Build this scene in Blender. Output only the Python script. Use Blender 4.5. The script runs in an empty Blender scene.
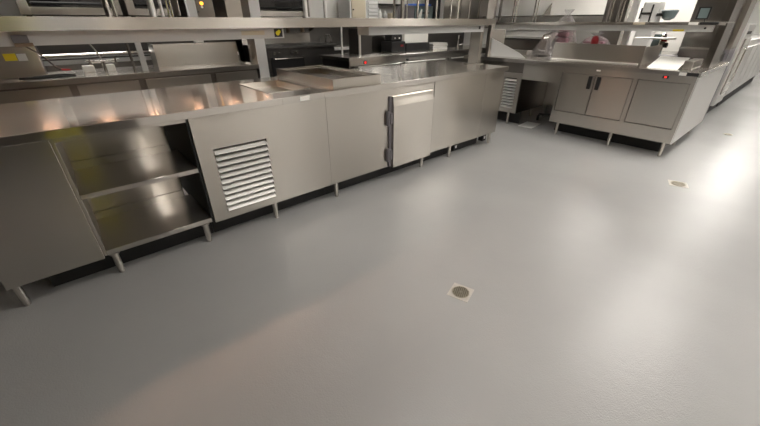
import bpy, bmesh, math, random
from mathutils import Vector, Matrix
random.seed(7)
SC = bpy.context.scene
COL = SC.collection
PI = math.pi

# ------------------------------------------------------------------ materials
def mat(name, color=(0.5, 0.5, 0.5), rough=0.5, metal=0.0, aniso=0.0, streak=0.0, emit=None, estr=0.0,
        trans=0.0, ior=1.45, alpha=1.0, coat=0.0, bump=0.0, bscale=40.0, spec=0.5, crisp=(0.70, 0.5)):
    m = bpy.data.materials.new(name); m.use_nodes = True
    nt = m.node_tree; N = nt.nodes; L = nt.links
    b = N.get('Principled BSDF')
    b.inputs['Base Color'].default_value = (*color, 1)
    b.inputs['Roughness'].default_value = rough
    b.inputs['Metallic'].default_value = metal
    b.inputs['IOR'].default_value = ior
    b.inputs['Specular IOR Level'].default_value = spec
    b.inputs['Transmission Weight'].default_value = trans
    b.inputs['Alpha'].default_value = alpha
    b.inputs['Coat Weight'].default_value = coat
    tc = N.new('ShaderNodeTexCoord')
    if aniso:
        b.inputs['Anisotropic'].default_value = aniso
        t = N.new('ShaderNodeTangent'); t.direction_type = 'UV_MAP'; t.uv_map = 'brush'
        L.new(t.outputs[0], b.inputs['Tangent'])
    if streak:
        uv = N.new('ShaderNodeUVMap'); uv.uv_map = 'brush'
        mp = N.new('ShaderNodeMapping'); mp.inputs['Scale'].default_value = (220, 0.6, 1)
        L.new(uv.outputs[0], mp.inputs[0])
        nz = N.new('ShaderNodeTexNoise'); nz.inputs['Scale'].default_value = 1; nz.inputs['Detail'].default_value = 3
        L.new(mp.outputs[0], nz.inputs[0])
        nb = N.new('ShaderNodeTexNoise'); nb.inputs['Scale'].default_value = 3.0; nb.inputs['Detail'].default_value = 4
        L.new(tc.outputs['Object'], nb.inputs[0])
        ad = N.new('ShaderNodeMath'); ad.operation = 'ADD'
        L.new(nz.outputs[0], ad.inputs[0]); L.new(nb.outputs[0], ad.inputs[1])
        mr = N.new('ShaderNodeMapRange')
        mr.inputs[1].default_value = 0.6; mr.inputs[2].default_value = 1.4
        mr.inputs[3].default_value = max(0.02, rough - streak); mr.inputs[4].default_value = rough + streak
        L.new(ad.outputs[0], mr.inputs[0]); L.new(mr.outputs[0], b.inputs['Roughness'])
        bw = N.new('ShaderNodeBump'); bw.inputs['Strength'].default_value = 0.06; bw.inputs['Distance'].default_value = 0.006
        nw = N.new('ShaderNodeTexNoise'); nw.inputs['Scale'].default_value = 1.3; nw.inputs['Detail'].default_value = 0
        L.new(tc.outputs['Object'], nw.inputs[0]); L.new(nw.outputs[0], bw.inputs['Height'])
        L.new(bw.outputs[0], b.inputs['Normal'])
    if aniso and metal:
        # crisper polished component mixed over the broad brushed one
        b2 = N.new('ShaderNodeBsdfPrincipled')
        b2.inputs['Base Color'].default_value = (*color, 1); b2.inputs['Metallic'].default_value = metal
        b2.inputs['Roughness'].default_value = rough*crisp[1]; b2.inputs['Anisotropic'].default_value = aniso
        L.new(t.outputs[0], b2.inputs['Tangent'])
        if streak: L.new(bw.outputs[0], b2.inputs['Normal'])
        mx = N.new('ShaderNodeMixShader'); mx.inputs[0].default_value = crisp[0]
        L.new(b.outputs[0], mx.inputs[1]); L.new(b2.outputs[0], mx.inputs[2])
        L.new(mx.outputs[0], N['Material Output'].inputs['Surface'])
    if bump:
        nz = N.new('ShaderNodeTexNoise'); nz.inputs['Scale'].default_value = bscale; nz.inputs['Detail'].default_value = 4
        L.new(tc.outputs['Object'], nz.inputs[0])
        bp = N.new('ShaderNodeBump'); bp.inputs['Strength'].default_value = bump; bp.inputs['Distance'].default_value = 0.01
        L.new(nz.outputs[0], bp.inputs['Height']); L.new(bp.outputs[0], b.inputs['Normal'])
    if emit:
        b.inputs['Emission Color'].default_value = (*emit, 1)
        b.inputs['Emission Strength'].default_value = estr
    return m

STEEL = mat('brushed_steel', (0.68, 0.645, 0.595), 0.34, 1.0, aniso=0.93, streak=0.01)
TOP = mat('worktop_steel', (0.70, 0.67, 0.63), 0.30, 1.0, aniso=0.93, streak=0.008, crisp=(0.74, 0.36))
STEELD = mat('dull_steel', (0.36, 0.335, 0.31), 0.32, 1.0, streak=0.02, aniso=0.9)
DARKST = mat('blackened_steel', (0.10, 0.095, 0.09), 0.38, 0.9)
CHROME = mat('chrome', (0.85, 0.84, 0.82), 0.12, 1.0)
ALU = mat('bright_aluminium', (0.82, 0.81, 0.79), 0.38, 0.85)
BLACK = mat('black_plastic', (0.012, 0.012, 0.013), 0.42)
CAVITY = mat('shade_and_trim_black', (0.02, 0.02, 0.02), 0.6, 0.0)  # near black, for painted shade in cavities and for dark plinths
GREYP = mat('grey_plastic', (0.16, 0.15, 0.16), 0.4)
WHITEP = mat('white_painted_metal', (0.78, 0.78, 0.77), 0.4)
PALEP = mat('pale_grey_enamel', (0.60, 0.60, 0.59), 0.42)
WALLW = mat('white_wall_paint', (0.80, 0.79, 0.76), 0.6, bump=0.05, bscale=90)
WALLF = mat('beige_wall_paint', (0.34, 0.31, 0.275), 0.6, bump=0.05, bscale=90)
CEIL = mat('ceiling_tile_white', (0.72, 0.71, 0.69), 0.8, bump=0.2, bscale=120)
GLASSD = mat('dark_oven_glass', (0.012, 0.012, 0.014), 0.08, 0.0, coat=0.6)
YEL = mat('yellow_sticker', (0.75, 0.58, 0.02), 0.5)
YELB = mat('bright_yellow_symbol', (0.80, 0.70, 0.02), 0.5)
BEIGE = mat('beige_label', (0.62, 0.55, 0.42), 0.5)
PAPER = mat('white_paper', (0.85, 0.84, 0.80), 0.6)
REDL = mat('red_lit_rocker', (0.7, 0.02, 0.02), 0.3, emit=(1.0, 0.04, 0.03), estr=1.2)
REDP = mat('red_plastic', (0.28, 0.012, 0.018), 0.35)
ORANGEL = mat('orange_indicator', (0.9, 0.4, 0.02), 0.3, emit=(1.0, 0.42, 0.05), estr=2.0)
BLUEP = mat('blue_plastic', (0.05, 0.12, 0.42), 0.35)
TEAL = mat('grey_green_plastic', (0.12, 0.16, 0.16), 0.4)
RUBBER = mat('black_rubber', (0.015, 0.015, 0.015), 0.6)
BAG = mat('clear_plastic_bag', (0.86, 0.84, 0.86), 0.22, 0.0, trans=0.6, alpha=0.42, bump=0.6, bscale=14)
PINK = mat('pinkish_cloth', (0.45, 0.22, 0.28), 0.8)
CARD = mat('brown_cardboard', (0.16, 0.11, 0.07), 0.7)
BULB = mat('heat_lamp_bulb', (1, 0.6, 0.35), 0.4, emit=(1.0, 0.60, 0.40), estr=150.0)
LAMP = mat('ceiling_diffuser', (0.9, 0.9, 0.9), 0.5, emit=(1.0, 0.955, 0.89), estr=29.0)
LAMPM = mat('wall_fill_diffuser', (0.9, 0.9, 0.9), 0.5, emit=(1.0, 0.955, 0.89), estr=28.0)  # glow of the added fill panel by the end wall
LAMPD = mat('dimmed_diffuser', (0.9, 0.9, 0.9), 0.5, emit=(1.0, 0.955, 0.89), estr=9.0)
PAN = mat('pan_steel', (0.70, 0.67, 0.63), 0.30, 1.0, aniso=0.8)
WORN = mat('worn_epoxy_edge', (0.56, 0.53, 0.48), 0.35, bump=0.2, bscale=60)
BRASS = mat('worn_nickel_bronze', (0.50, 0.46, 0.37), 0.4, 0.7)

def floor_mat():
    m = mat('grey_epoxy_floor', (0.40, 0.40, 0.395), 0.3, spec=0.34)
    nt = m.node_tree; N = nt.nodes; L = nt.links; b = N['Principled BSDF']
    tc = N.new('ShaderNodeTexCoord')
    n1 = N.new('ShaderNodeTexNoise'); n1.inputs['Scale'].default_value = 0.9; n1.inputs['Detail'].default_value = 5
    n2 = N.new('ShaderNodeTexNoise'); n2.inputs['Scale'].default_value = 26; n2.inputs['Detail'].default_value = 5
    n3 = N.new('ShaderNodeTexNoise'); n3.inputs['Scale'].default_value = 150; n3.inputs['Detail'].default_value = 3
    for n in (n1, n2, n3): L.new(tc.outputs['Object'], n.inputs[0])
    cr = N.new('ShaderNodeValToRGB')
    cr.color_ramp.elements[0].position = 0.35; cr.color_ramp.elements[0].color = (0.385, 0.383, 0.380, 1)
    cr.color_ramp.elements[1].position = 0.68; cr.color_ramp.elements[1].color = (0.428, 0.426, 0.422, 1)
    L.new(n1.outputs[0], cr.inputs[0]); L.new(cr.outputs[0], b.inputs['Base Color'])
    mr = N.new('ShaderNodeMapRange'); mr.inputs[3].default_value = 0.14; mr.inputs[4].default_value = 0.24
    L.new(n1.outputs[0], mr.inputs[0]); L.new(mr.outputs[0], b.inputs['Roughness'])
    ad = N.new('ShaderNodeMath'); ad.operation = 'ADD'
    L.new(n2.outputs[0], ad.inputs[0]); L.new(n3.outputs[0], ad.inputs[1])
    bp = N.new('ShaderNodeBump'); bp.inputs['Strength'].default_value = 0.22; bp.inputs['Distance'].default_value = 0.006
    L.new(ad.outputs[0], bp.inputs['Height']); L.new(bp.outputs[0], b.inputs['Normal'])
    return m
FLOOR = floor_mat()

# ------------------------------------------------------------------ geometry helpers
class MB:
    """collects shapes in world coordinates, links them as one mesh object"""
    def __init__(s, brush='x'): s.bm = bmesh.new(); s.brush = brush
    def box(s, x0, x1, y0, y1, z0, z1, bev=0.0, seg=2):
        t = bmesh.new(); bmesh.ops.create_cube(t, size=1)
        for v in t.verts:
            v.co = Vector(((x0+x1)/2 + v.co.x*(x1-x0), (y0+y1)/2 + v.co.y*(y1-y0), (z0+z1)/2 + v.co.z*(z1-z0)))
        if bev:
            bev = min(bev, 0.45*min(abs(x1-x0), abs(y1-y0), abs(z1-z0)))
            bmesh.ops.bevel(t, geom=t.edges[:], offset=bev, segments=seg, profile=0.5, affect='EDGES')
        s._join(t); return s
    def _join(s, t):
        me = bpy.data.meshes.new('tmp'); t.to_mesh(me); t.free(); s.bm.from_mesh(me); bpy.data.meshes.remove(me)
    def cyl(s, p0, p1, r0, r1=None, seg=16):
        r1 = r0 if r1 is None else r1
        p0 = Vector(p0); p1 = Vector(p1); d = p1-p0
        t = bmesh.new()
        bmesh.ops.create_cone(t, cap_ends=True, segments=seg, radius1=r0, radius2=r1, depth=d.length)
        M = Matrix.Translation((p0+p1)/2) @ d.to_track_quat('Z', 'Y').to_matrix().to_4x4()
        bmesh.ops.transform(t, matrix=M, verts=t.verts); s._join(t); return s
    def ball(s, c, r, sx=1, sy=1, sz=1, seg=16):
        t = bmesh.new(); bmesh.ops.create_uvsphere(t, u_segments=seg, v_segments=seg//2+2, radius=r)
        bmesh.ops.transform(t, matrix=Matrix.Translation(c) @ Matrix.Diagonal((sx, sy, sz, 1)), verts=t.verts); s._join(t); return s
    def tube(s, pts, r, seg=8):
        pts = [Vector(p) for p in pts]; rings = []
        for i, p in enumerate(pts):
            d = (pts[min(i+1, len(pts)-1)] - pts[max(i-1, 0)]).normalized()
            a = d.orthogonal().normalized() if i == 0 else (prev - d*prev.dot(d)).normalized()
            prev = a; b = d.cross(a)
            rings.append([s.bm.verts.new(p + (a*math.cos(2*PI*k/seg) + b*math.sin(2*PI*k/seg))*r) for k in range(seg)])
        for i in range(len(rings)-1):
            for k in range(seg):
                s.bm.faces.new((rings[i][k], rings[i][(k+1) % seg], rings[i+1][(k+1) % seg], rings[i+1][k]))
        s.bm.faces.new(rings[0][::-1]); s.bm.faces.new(rings[-1]); return s
    def lathe(s, c, prof, seg=20):
        c = Vector(c); rings = []
        for (r, z) in prof:
            rings.append([s.bm.verts.new(c + Vector((r*math.cos(2*PI*k/seg), r*math.sin(2*PI*k/seg), z))) for k in range(seg)])
        for i in range(len(rings)-1):
            for k in range(seg):
                s.bm.faces.new((rings[i][k], rings[i][(k+1) % seg], rings[i+1][(k+1) % seg], rings[i+1][k]))
        s.bm.faces.new(rings[0][::-1]); s.bm.faces.new(rings[-1]); return s
    def prism(s, poly, axis, a0, a1):
        """polygon in the plane across the axis, extruded a0..a1; poly tuples: x->(y,z) y->(x,z) z->(x,y)"""
        def P(p, a): return {'x': (a, p[0], p[1]), 'y': (p[0], a, p[1]), 'z': (p[0], p[1], a)}[axis]
        A = [s.bm.verts.new(P(p, a0)) for p in poly]; B = [s.bm.verts.new(P(p, a1)) for p in poly]
        n = len(poly)
        s.bm.faces.new(A[::-1]); s.bm.faces.new(B)
        for i in range(n): s.bm.faces.new((A[i], A[(i+1) % n], B[(i+1) % n], B[i]))
        return s
    def rot(s, ang, axis, c):
        M = Matrix.Translation(c) @ Matrix.Rotation(ang, 4, axis) @ Matrix.Translation(-Vector(c))
        bmesh.ops.transform(s.bm, matrix=M, verts=s.bm.verts); return s
    def build(s, name, m, parent=None, smooth=False):
        bmesh.ops.recalc_face_normals(s.bm, faces=s.bm.faces)
        uv = s.bm.loops.layers.uv.new('brush')
        for f in s.bm.faces:
            n = f.normal; a = max(range(3), key=lambda i: abs(n[i]))
            if smooth: f.smooth = True
            for l in f.loops:
                c = l.vert.co
                if a == 2: l[uv].uv = (c.y, c.x) if s.brush == 'x' else (c.x, c.y)
                elif a == 1: l[uv].uv = (c.z, c.x) if s.brush != 'z' else (c.x, c.z)
                else: l[uv].uv = (c.z, c.y) if s.brush != 'z' else (c.y, c.z)
        xs = [v.co for v in s.bm.verts]
        lo = Vector([min(c[i] for c in xs) for i in range(3)]); hi = Vector([max(c[i] for c in xs) for i in range(3)])
        org = Vector(((lo.x+hi.x)/2, (lo.y+hi.y)/2, lo.z))
        bmesh.ops.translate(s.bm, verts=s.bm.verts, vec=-org)
        me = bpy.data.meshes.new(name); s.bm.to_mesh(me); s.bm.free(); me.materials.append(m)
        o = bpy.data.objects.new(name, me); COL.objects.link(o)
        w = Vector((0, 0, 0)); p = parent
        while p is not None: w += p.location; p = p.parent
        o.parent = parent; o.location = org - w
        return o

def tag(o, label, cat, group=None):
    o['label'] = label; o['category'] = cat
    if group: o['group'] = group
    return o
def thing(name, label, cat, loc, group=None):
    o = bpy.data.objects.new(name, None); o.empty_display_size = 0.1; COL.objects.link(o); o.location = loc
    return tag(o, label, cat, group)
def struct(name, mb, m):
    o = mb.build(name, m); o['kind'] = 'structure'; return o
def box1(name, m, parent, *a, bev=0.002, brush='x'):
    return MB(brush).box(*a, bev=bev).build(name, m, parent)
def dup(root, loc, label=None):
    r = root.copy(); COL.objects.link(r); r.location = loc
    if label: r['label'] = label
    for ch in list(root.children):
        c = ch.copy(); COL.objects.link(c); c.parent = r
        for g in ch.children:
            d = g.copy(); COL.objects.link(d); d.parent = c
    return r

def leg_mesh(x, y, h, r=0.019):
    return MB().lathe((x, y, 0), [(0.012, 0.0), (0.016, 0.003), (0.0165, 0.022), (r, 0.034), (r, 0.05), (r, h-0.012), (r+0.008, h-0.012), (r+0.008, h+0.001)], 18)
def legs(parent, pts, h, r=0.019):
    first = None
    for (x, y) in pts:
        if first is None:
            first = leg_mesh(x, y, h, r).build('leg', STEEL, parent, smooth=False); fx, fy = x, y
        else:
            o = first.copy(); COL.objects.link(o); o.location = first.location + Vector((x-fx, y-fy, 0))

# ------------------------------------------------------------------ setting
X0, X1, Y0, Y1, ZC = -4.0, 19.0, -6.0, 4.9, 2.75
struct('floor', MB().box(X0, X1, Y0, Y1, -0.1, 0), FLOOR)
struct('ceiling', MB().box(X0, X1, Y0, Y1, ZC, ZC+0.1), CEIL)
struct('wall_back', MB().box(X0, X1, Y1, Y1+0.1, 0, ZC), WALLW)
struct('wall_front', MB().box(X0, X1, Y0-0.1, Y0, 0, ZC), WALLF)
struct('wall_left', MB().box(X0-0.1, X0, Y0, Y1, 0, ZC), WALLF)
struct('wall_right', MB().box(X1, X1+0.1, Y0, Y1, 0, ZC), WALLW)

# ceiling troffers, including added fill panels
def troffer(cx, cy, label, m=None):
    t = thing('ceiling_light', label, 'ceiling light', (cx, cy, ZC-0.05), 'recessed ceiling lights')
    f = MB()
    for a in ((-0.62, 0.62, -0.32, -0.28), (-0.62, 0.62, 0.28, 0.32), (-0.62, -0.58, -0.28, 0.28), (0.58, 0.62, -0.28, 0.28)):
        f.box(cx+a[0], cx+a[1], cy+a[2], cy+a[3], ZC-0.05, ZC)
    f.build('frame', WHITEP, t)
    MB().box(cx-0.58, cx+0.58, cy-0.28, cy+0.28, ZC-0.03, ZC).build('diffuser', m or LAMP, t)
    return t
T0 = troffer(6.3, -2.0, 'white ceiling panel light over the aisle beside the hot cupboard')
for (x, y, lb) in ((12.0, -1.9, 'white ceiling panel light over the far aisle by the tall steel cabinets'),
                   (16.6, -1.9, 'white ceiling panel light nearest the far end wall of the aisle'),
                   (4.2, -4.4, 'white ceiling panel light over the open floor towards the beige wall'),
                   (1.4, -5.2, 'white ceiling panel light behind the dark reflection block, by the beige wall'),
                   (8.6, -4.6, 'white ceiling panel light by the beige wall, facing the aisle cabinets')):
    dup(T0, (x, y, ZC-0.05), lb)
troffer(8.5, -0.3, 'added white ceiling panel, a fill light to whiten the end wall', LAMPM)  # added to brighten the end wall
troffer(2.6, -1.3, 'added dim ceiling panel, a fill light for the open floor before the long counter', LAMPD)  # added fill for the floor, its reflection falls out of frame
troffer(1.35, 2.7, 'white ceiling panel light over the griddle end of the cook line', LAMPD)
troffer(4.7, 1.3, 'white ceiling panel light over the middle of the cook line walkway', LAMPD)
troffer(6.6, 3.4, 'white ceiling panel light over the shelving by the back wall', LAMPD)
# added stand-in for the camera operator, unseen, for dark and yellow-green steel reflections
t = thing('reflection_block', 'added unseen dark brown block with a yellow-green stripe, for reflections in the steel', 'rack', (0.5, -3.1, 0))
DK = mat('dark_brown_block', (0.045, 0.035, 0.028), 0.7)
MB().box(1.03, 1.58, -3.35, -2.85, 0.10, 2.05, 0.03).build('dark_block', DK, t)
MB().box(-0.55, 0.70, -3.35, -2.85, 0.10, 2.05, 0.03).build('dark_block', DK, t)
MB().box(0.705, 1.025, -3.34, -2.86, 0.10, 2.04, 0.02).build('stripe_block', mat('yellow_green_block', (0.55, 0.52, 0.03), 0.6), t)
for (x, y) in ((-0.45, -3.27), (1.45, -3.27), (-0.45, -2.93), (1.45, -2.93)): MB().cyl((x-0.015, y, 0.05), (x+0.015, y, 0.05), 0.05, seg=18).box(x-0.02, x+0.02, y-0.02, y+0.02, 0.06, 0.099).build('caster', RUBBER, t)

# ------------------------------------------------------------------ long front counter
HB = 0.147; HT = 0.914
# continuous worktop with a sunken well
def worktop_with_hole(name, label, cat, x0, x1, y0, y1, hx0, hx1, hy0, hy1, m=TOP):
    t = thing(name, label, cat, ((x0+x1)/2, (y0+y1)/2, 0.864))
    b = MB()
    z0, z1 = 0.868, HT
    b.box(x0, hx0, y0, y1, z0, z1, 0.003); b.box(hx1, x1, y0, y1, z0, z1, 0.003)
    b.box(hx0, hx1, y0, hy0, z0, z1, 0.0); b.box(hx0, hx1, hy1, y1, z0, z1, 0.0)
    b.build('worktop_slab', m, t)
    w = MB()
    d = 0.045
    w.box(hx0, hx0+0.006, hy0, hy1, HT-d, HT+0.003); w.box(hx1-0.006, hx1, hy0, hy1, HT-d, HT+0.003)
    w.box(hx0+0.006, hx1-0.006, hy0, hy0+0.006, HT-d, HT+0.003); w.box(hx0+0.006, hx1-0.006, hy1-0.006, hy1, HT-d, HT+0.003)
    w.box(hx0+0.006, hx1-0.006, hy0+0.006, hy1-0.006, HT-d-0.004, HT-d)
    w.build('sunken_well', PAN, t)
    return t
wt = worktop_with_hole('worktop', 'continuous brushed steel worktop of the long front counter with a shallow sunken well', 'worktop',
                  0.45, 5.03, -0.022, 1.0, 2.15, 2.49, 0.19, 0.77)

# open shelf cabinet
u = thing('open_shelf_cabinet', 'steel base cabinet with open bay of two shelves at left end of long counter', 'cabinet', (1.0, 0.5, 0))
box1('front_panel', STEEL, u, 0.477, 0.902, 0.0, 0.03, HB, 0.866)
box1('side_panel', STEEL, u, 0.477, 0.50, 0.03, 0.96, HB, 0.866)
box1('side_panel', STEEL, u, 0.902, 0.918, 0.03, 0.955, HB, 0.866)
box1('side_panel', CAVITY, u, 1.524, 1.536, 0.012, 0.955, HB, 0.866)  # coloured near black for the unlit side of the bay
box1('back_panel', STEEL, u, 0.918, 1.480, 0.505, 0.53, HB, 0.866)
box1('header_rail', STEEL, u, 0.902, 1.524, 0.0, 0.03, 0.846, 0.866)
for (zt, th) in ((0.556, 0.03), (0.194, 0.034)):
    s = MB().box(0.918, 1.520, 0.0, 0.50, zt-th, zt, 0.003).build('shelf', TOP, u)
    MB().box(0.918, 1.475, 0.488, 0.4995, zt, zt+0.05).build('upturn', STEEL, s)
MB().box(0.50, 0.902, 0.03, 0.955, HB, HB+0.02).build('base_panel', STEELD, u)
MB().box(0.62, 1.536, 0.13, 0.15, 0.004, HB+0.002).build('shade_panel', CAVITY, u)  # added dark sheet that gives the shade under the open cabinet
legs(u, [(0.505, 0.043), (0.95, 0.043), (1.478, 0.043), (0.505, 0.9), (1.478, 0.9)], HB)

# refrigerated cabinet with louvre
u = thing('refrigerated_cabinet', 'steel base cabinet with a slatted compressor vent, under the long counter', 'cabinet', (2.03, 0.5, 0))
lx0, lx1, lz0, lz1 = 1.637, 2.0, 0.205, 0.655
fp = MB()
fp.box(1.54, lx0, 0.0, 0.03, HB, 0.866); fp.box(lx1, 2.508, 0.0, 0.03, HB, 0.866)
fp.box(lx0, lx1, 0.0, 0.03, HB, lz0); fp.box(lx0, lx1, 0.0, 0.03, lz1, 0.866)
fp.build('front_panel', STEEL, u)
gr = MB(); n = 11; p = (lz1-lz0)/n
for i in range(n):
    z = lz0 + i*p
    gr.prism([(-0.014, z+0.004), (-0.010, z+0.0015), (0.026, z+0.008), (0.026, z+p*0.68), (0.012, z+p*0.60)], 'x', lx0+0.002, lx1-0.002)
gr.build('louvre_vent', ALU, u)
MB().box(lx0-0.004, lx1+0.004, 0.03, 0.06, lz0-0.004, lz1+0.004).build('vent_backing', CAVITY, u)
bd = MB(); bd.box(1.54, 1.56, 0.03, 0.96, HB, 0.866); bd.box(2.488, 2.508, 0.03, 0.96, HB, 0.866); bd.box(1.56, 2.488, 0.94, 0.96, HB, 0.866); bd.box(1.56, 2.488, 0.03, 0.94, HB, HB+0.02)
bd.build('body', STEELD, u)
MB().box(1.54, 2.508, 0.13, 0.15, 0.004, HB+0.002).build('shade_panel', CAVITY, u)  # dark sheet in place of the shade below this cabinet
legs(u, [(1.996, 0.043), (1.62, 0.9), (2.42, 0.9)], HB)

# single-door cabinet
u = thing('single_door_cabinet', 'steel base cabinet with one protruding hinged door, in the middle of the long counter', 'cabinet', (3.13, 0.5, 0))
box1('front_panel', STEEL, u, 2.5095, 3.755, 0.0, 0.03, HB, 0.866)
bd = MB(); bd.box(2.512, 2.532, 0.03, 0.96, HB, 0.866); bd.box(3.735, 3.755, 0.03, 0.96, HB, 0.866); bd.box(2.532, 3.735, 0.94, 0.96, HB, 0.866); bd.box(2.532, 3.735, 0.03, 0.94, HB, HB+0.02)
bd.build('body', STEELD, u)
box1('gasket', GREYP, u, 3.155, 3.70, -0.014, -0.0005, 0.150, 0.80)
d = MB().prism([(-0.014, 0.140), (-0.040, 0.140), (-0.042, 0.146), (-0.042, 0.715), (-0.032, 0.765), (-0.030, 0.795), (-0.014, 0.800)], 'x', 3.185, 3.715)
d = d.build('door', STEEL, u)
for zc in (0.61, 0.27):
    h = MB().box(3.125, 3.153, -0.032, -0.0005, zc-0.065, zc+0.065, 0.008); h.box(3.154, 3.183, -0.036, -0.0145, zc-0.05, zc+0.05, 0.004)
    h.build('hinge', GREYP, u)
MB().box(2.512, 3.755, 0.13, 0.15, 0.004, HB+0.002).build('shade_panel', CAVITY, u)  # dark sheet added as under-cabinet shade
legs(u, [(2.578, 0.043), (3.675, 0.043), (2.578, 0.9), (3.675, 0.9)], HB)

# plain end cabinet
u = thing('plain_cabinet', 'plain panelled steel base cabinet at the right end of the long counter', 'cabinet', (4.37, 0.5, 0))
box1('front_panel', STEEL, u, 3.765, 4.62, 0.0, 0.03, HB, 0.866)
box1('front_panel', STEEL, u, 4.622, 4.99, 0.0, 0.03, HB, 0.866)
bd = MB(); bd.box(3.765, 3.785, 0.03, 0.96, HB, 0.866); bd.box(4.97, 4.99, 0.03, 0.96, HB, 0.866); bd.box(3.785, 4.97, 0.94, 0.96, HB, 0.866); bd.box(3.785, 4.97, 0.03, 0.94, HB, HB+0.02)
bd.build('body', STEELD, u)
MB().box(3.765, 4.80, 0.13, 0.15, 0.004, HB+0.002).build('shade_panel', CAVITY, u)  # added dark sheet, shade beneath the end cabinet
legs(u, [(4.14, 0.043), (4.93, 0.043), (4.14, 0.9), (4.93, 0.9)], HB)
for x in (4.25, 4.82):
    ob = box1('outlet_box', BLACK, u, x-0.035, x+0.035, 0.035, 0.10, 0.055, HB+0.004)
    MB().box(x-0.012, x+0.012, 0.031, 0.0352, 0.085, 0.115).build('socket_face', PALEP, ob)

# raised collar on the worktop
u = thing('raised_collar', 'raised sheet steel frame around an opening on the long counter, right of the sunken well', 'steel frame', (2.85, 0.5, HT))
cx0, cx1, cy0, cy1 = 2.60, 3.085, 0.02, 0.97
w = MB(); t_ = 0.012
w.box(cx0, cx1, cy0, cy0+t_, HT, 0.986); w.box(cx0, cx1, cy1-t_, cy1, HT, 0.986)
w.box(cx0, cx0+t_, cy0+t_, cy1-t_, HT, 0.986); w.box(cx1-t_, cx1, cy0+t_, cy1-t_, HT, 0.986)
w.build('collar_wall', STEEL, u)
r_ = MB(); rw = 0.05
r_.box(cx0+t_, cx1-t_, cy0+t_, cy0+t_+rw, 0.965, 0.972); r_.box(cx0+t_, cx1-t_, cy1-t_-rw, cy1-t_, 0.965, 0.972)
r_.box(cx0+t_, cx0+t_+rw, cy0+t_+rw, cy1-t_-rw, 0.965, 0.972); r_.box(cx1-t_-rw, cx1-t_, cy0+t_+rw, cy1-t_-rw, 0.965, 0.972)
r_.build('inner_ledge', PAN, u)
pn = tag(MB().box(cx0+0.075, cx1-0.075, 0.11, 0.50, HT+0.001, HT+0.012, 0.004).build('food_pan', STEELD), 'dull steel pan sunk inside the raised frame, nearer the front', 'pan', 'pans inside the raised frame')
p2 = pn.copy(); COL.objects.link(p2); p2.location = pn.location + Vector((0, 0.41, 0)); p2['label'] = 'dull steel pan sunk inside the raised frame, at the back'

MB().box(2.285, 2.365, -0.0245, -0.0222, 0.876, 0.906).build('white_tag', PAPER, wt)

# ------------------------------------------------------------------ over-shelf above the long counter
u = thing('over_shelf', 'long steel over-shelf with upright rods, raised above the long front counter', 'shelf', (4.95, 0.43, HT))
SZ0, SZ1, SY0, SY1 = 1.335, 1.397, 0.215, 0.70
sh = MB().box(0.30, 5.0, SY0, SY1, SZ1-0.012, SZ1)
sh.box(0.30, 5.0, SY0, SY0+0.012, SZ0, SZ1-0.012); sh.box(0.30, 5.0, SY1-0.012, SY1, SZ0, SZ1-0.012)
sh.box(0.30, 0.312, SY0+0.012, SY1-0.012, SZ0, SZ1-0.012); sh.box(4.988, 5.0, SY0+0.012, SY1-0.012, SZ0, SZ1-0.012)
sh.build('shelf', STEEL, u)
us = MB().box(0.30, 5.0, 0.215, 0.60, 1.86, 1.90)
us.build('upper_shelf', STEEL, u)
pp = MB().box(4.94, 5.0, 0.36, 0.505, HT+0.008, SZ1-0.012, 0.003).build('support_post', STEEL, u)
MB().box(4.90, 5.03, 0.33, 0.535, HT, HT+0.008, 0.002).build('base_plate', STEEL, pp)
pp = MB().box(0.42, 0.48, 0.36, 0.505, HT+0.008, SZ1-0.012, 0.003).build('support_post', STEEL, u)
MB().box(0.451, 0.52, 0.33, 0.535, HT, HT+0.008, 0.002).build('base_plate', STEEL, pp)
for (x, y, r, m) in ((1.372, 0.45, 0.016, STEELD), (1.405, 0.45, 0.010, CHROME),
                     (1.60, 0.45, 0.019, ALU), (1.652, 0.45, 0.009, ALU), (1.688, 0.45, 0.006, CHROME), (1.708, 0.45, 0.006, CHROME),
                     (2.67, 0.45, 0.017, ALU), (2.855, 0.45, 0.015, ALU),
                     (3.58, 0.40, 0.011, CHROME), (4.17, 0.40, 0.010, CHROME), (4.52, 0.40, 0.013, CHROME), (4.72, 0.40, 0.007, STEELD)):
    MB().cyl((x, y, SZ1), (x, y, 1.86), r, seg=14).build('upright_rod', m, u, smooth=False)
box1('end_post', STEEL, u, 4.94, 4.985, 0.22, 0.31, SZ1, 1.86)

# strip heaters hung below the shelf
def strip_heater(x0, x1, label, grp, y0=0.30, y1=0.46, z0=1.268, z1=1.335):
    t = thing('strip_heater', label, 'food warmer', ((x0+x1)/2, (y0+y1)/2, z0), grp)
    b = MB()
    b.box(x0, x1, y0, y0+0.008, z0, z1); b.box(x0, x1, y1-0.008, y1, z0, z1); b.box(x0, x1, y0+0.008, y1-0.008, z1-0.008, z1)
    b.box(x0, x0+0.008, y0+0.008, y1-0.008, z0, z1-0.008); b.box(x1-0.008, x1, y0+0.008, y1-0.008, z0, z1-0.008)
    b.build('housing', PALEP, t)
    return t
sA = strip_heater(0.35, 2.385, 'long pale strip heater under the left half of the front over-shelf, warm bulbs inside', 'strip heaters under the over-shelf')
for x in (0.62, 0.91, 1.20, 1.47, 1.74, 2.01, 2.27):
    MB().cyl((x-0.03, 0.38, 1.296), (x+0.03, 0.38, 1.296), 0.011, seg=12).build('heat_bulb', BULB, sA)
MB().box(2.07, 2.235, 0.2985, 0.300, 1.292, 1.318).build('rating_plate', BEIGE, sA)
wl = MB().box(2.31, 2.372, 0.298, 0.300, 1.276, 1.33).build('warning_label', BLACK, sA)
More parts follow.
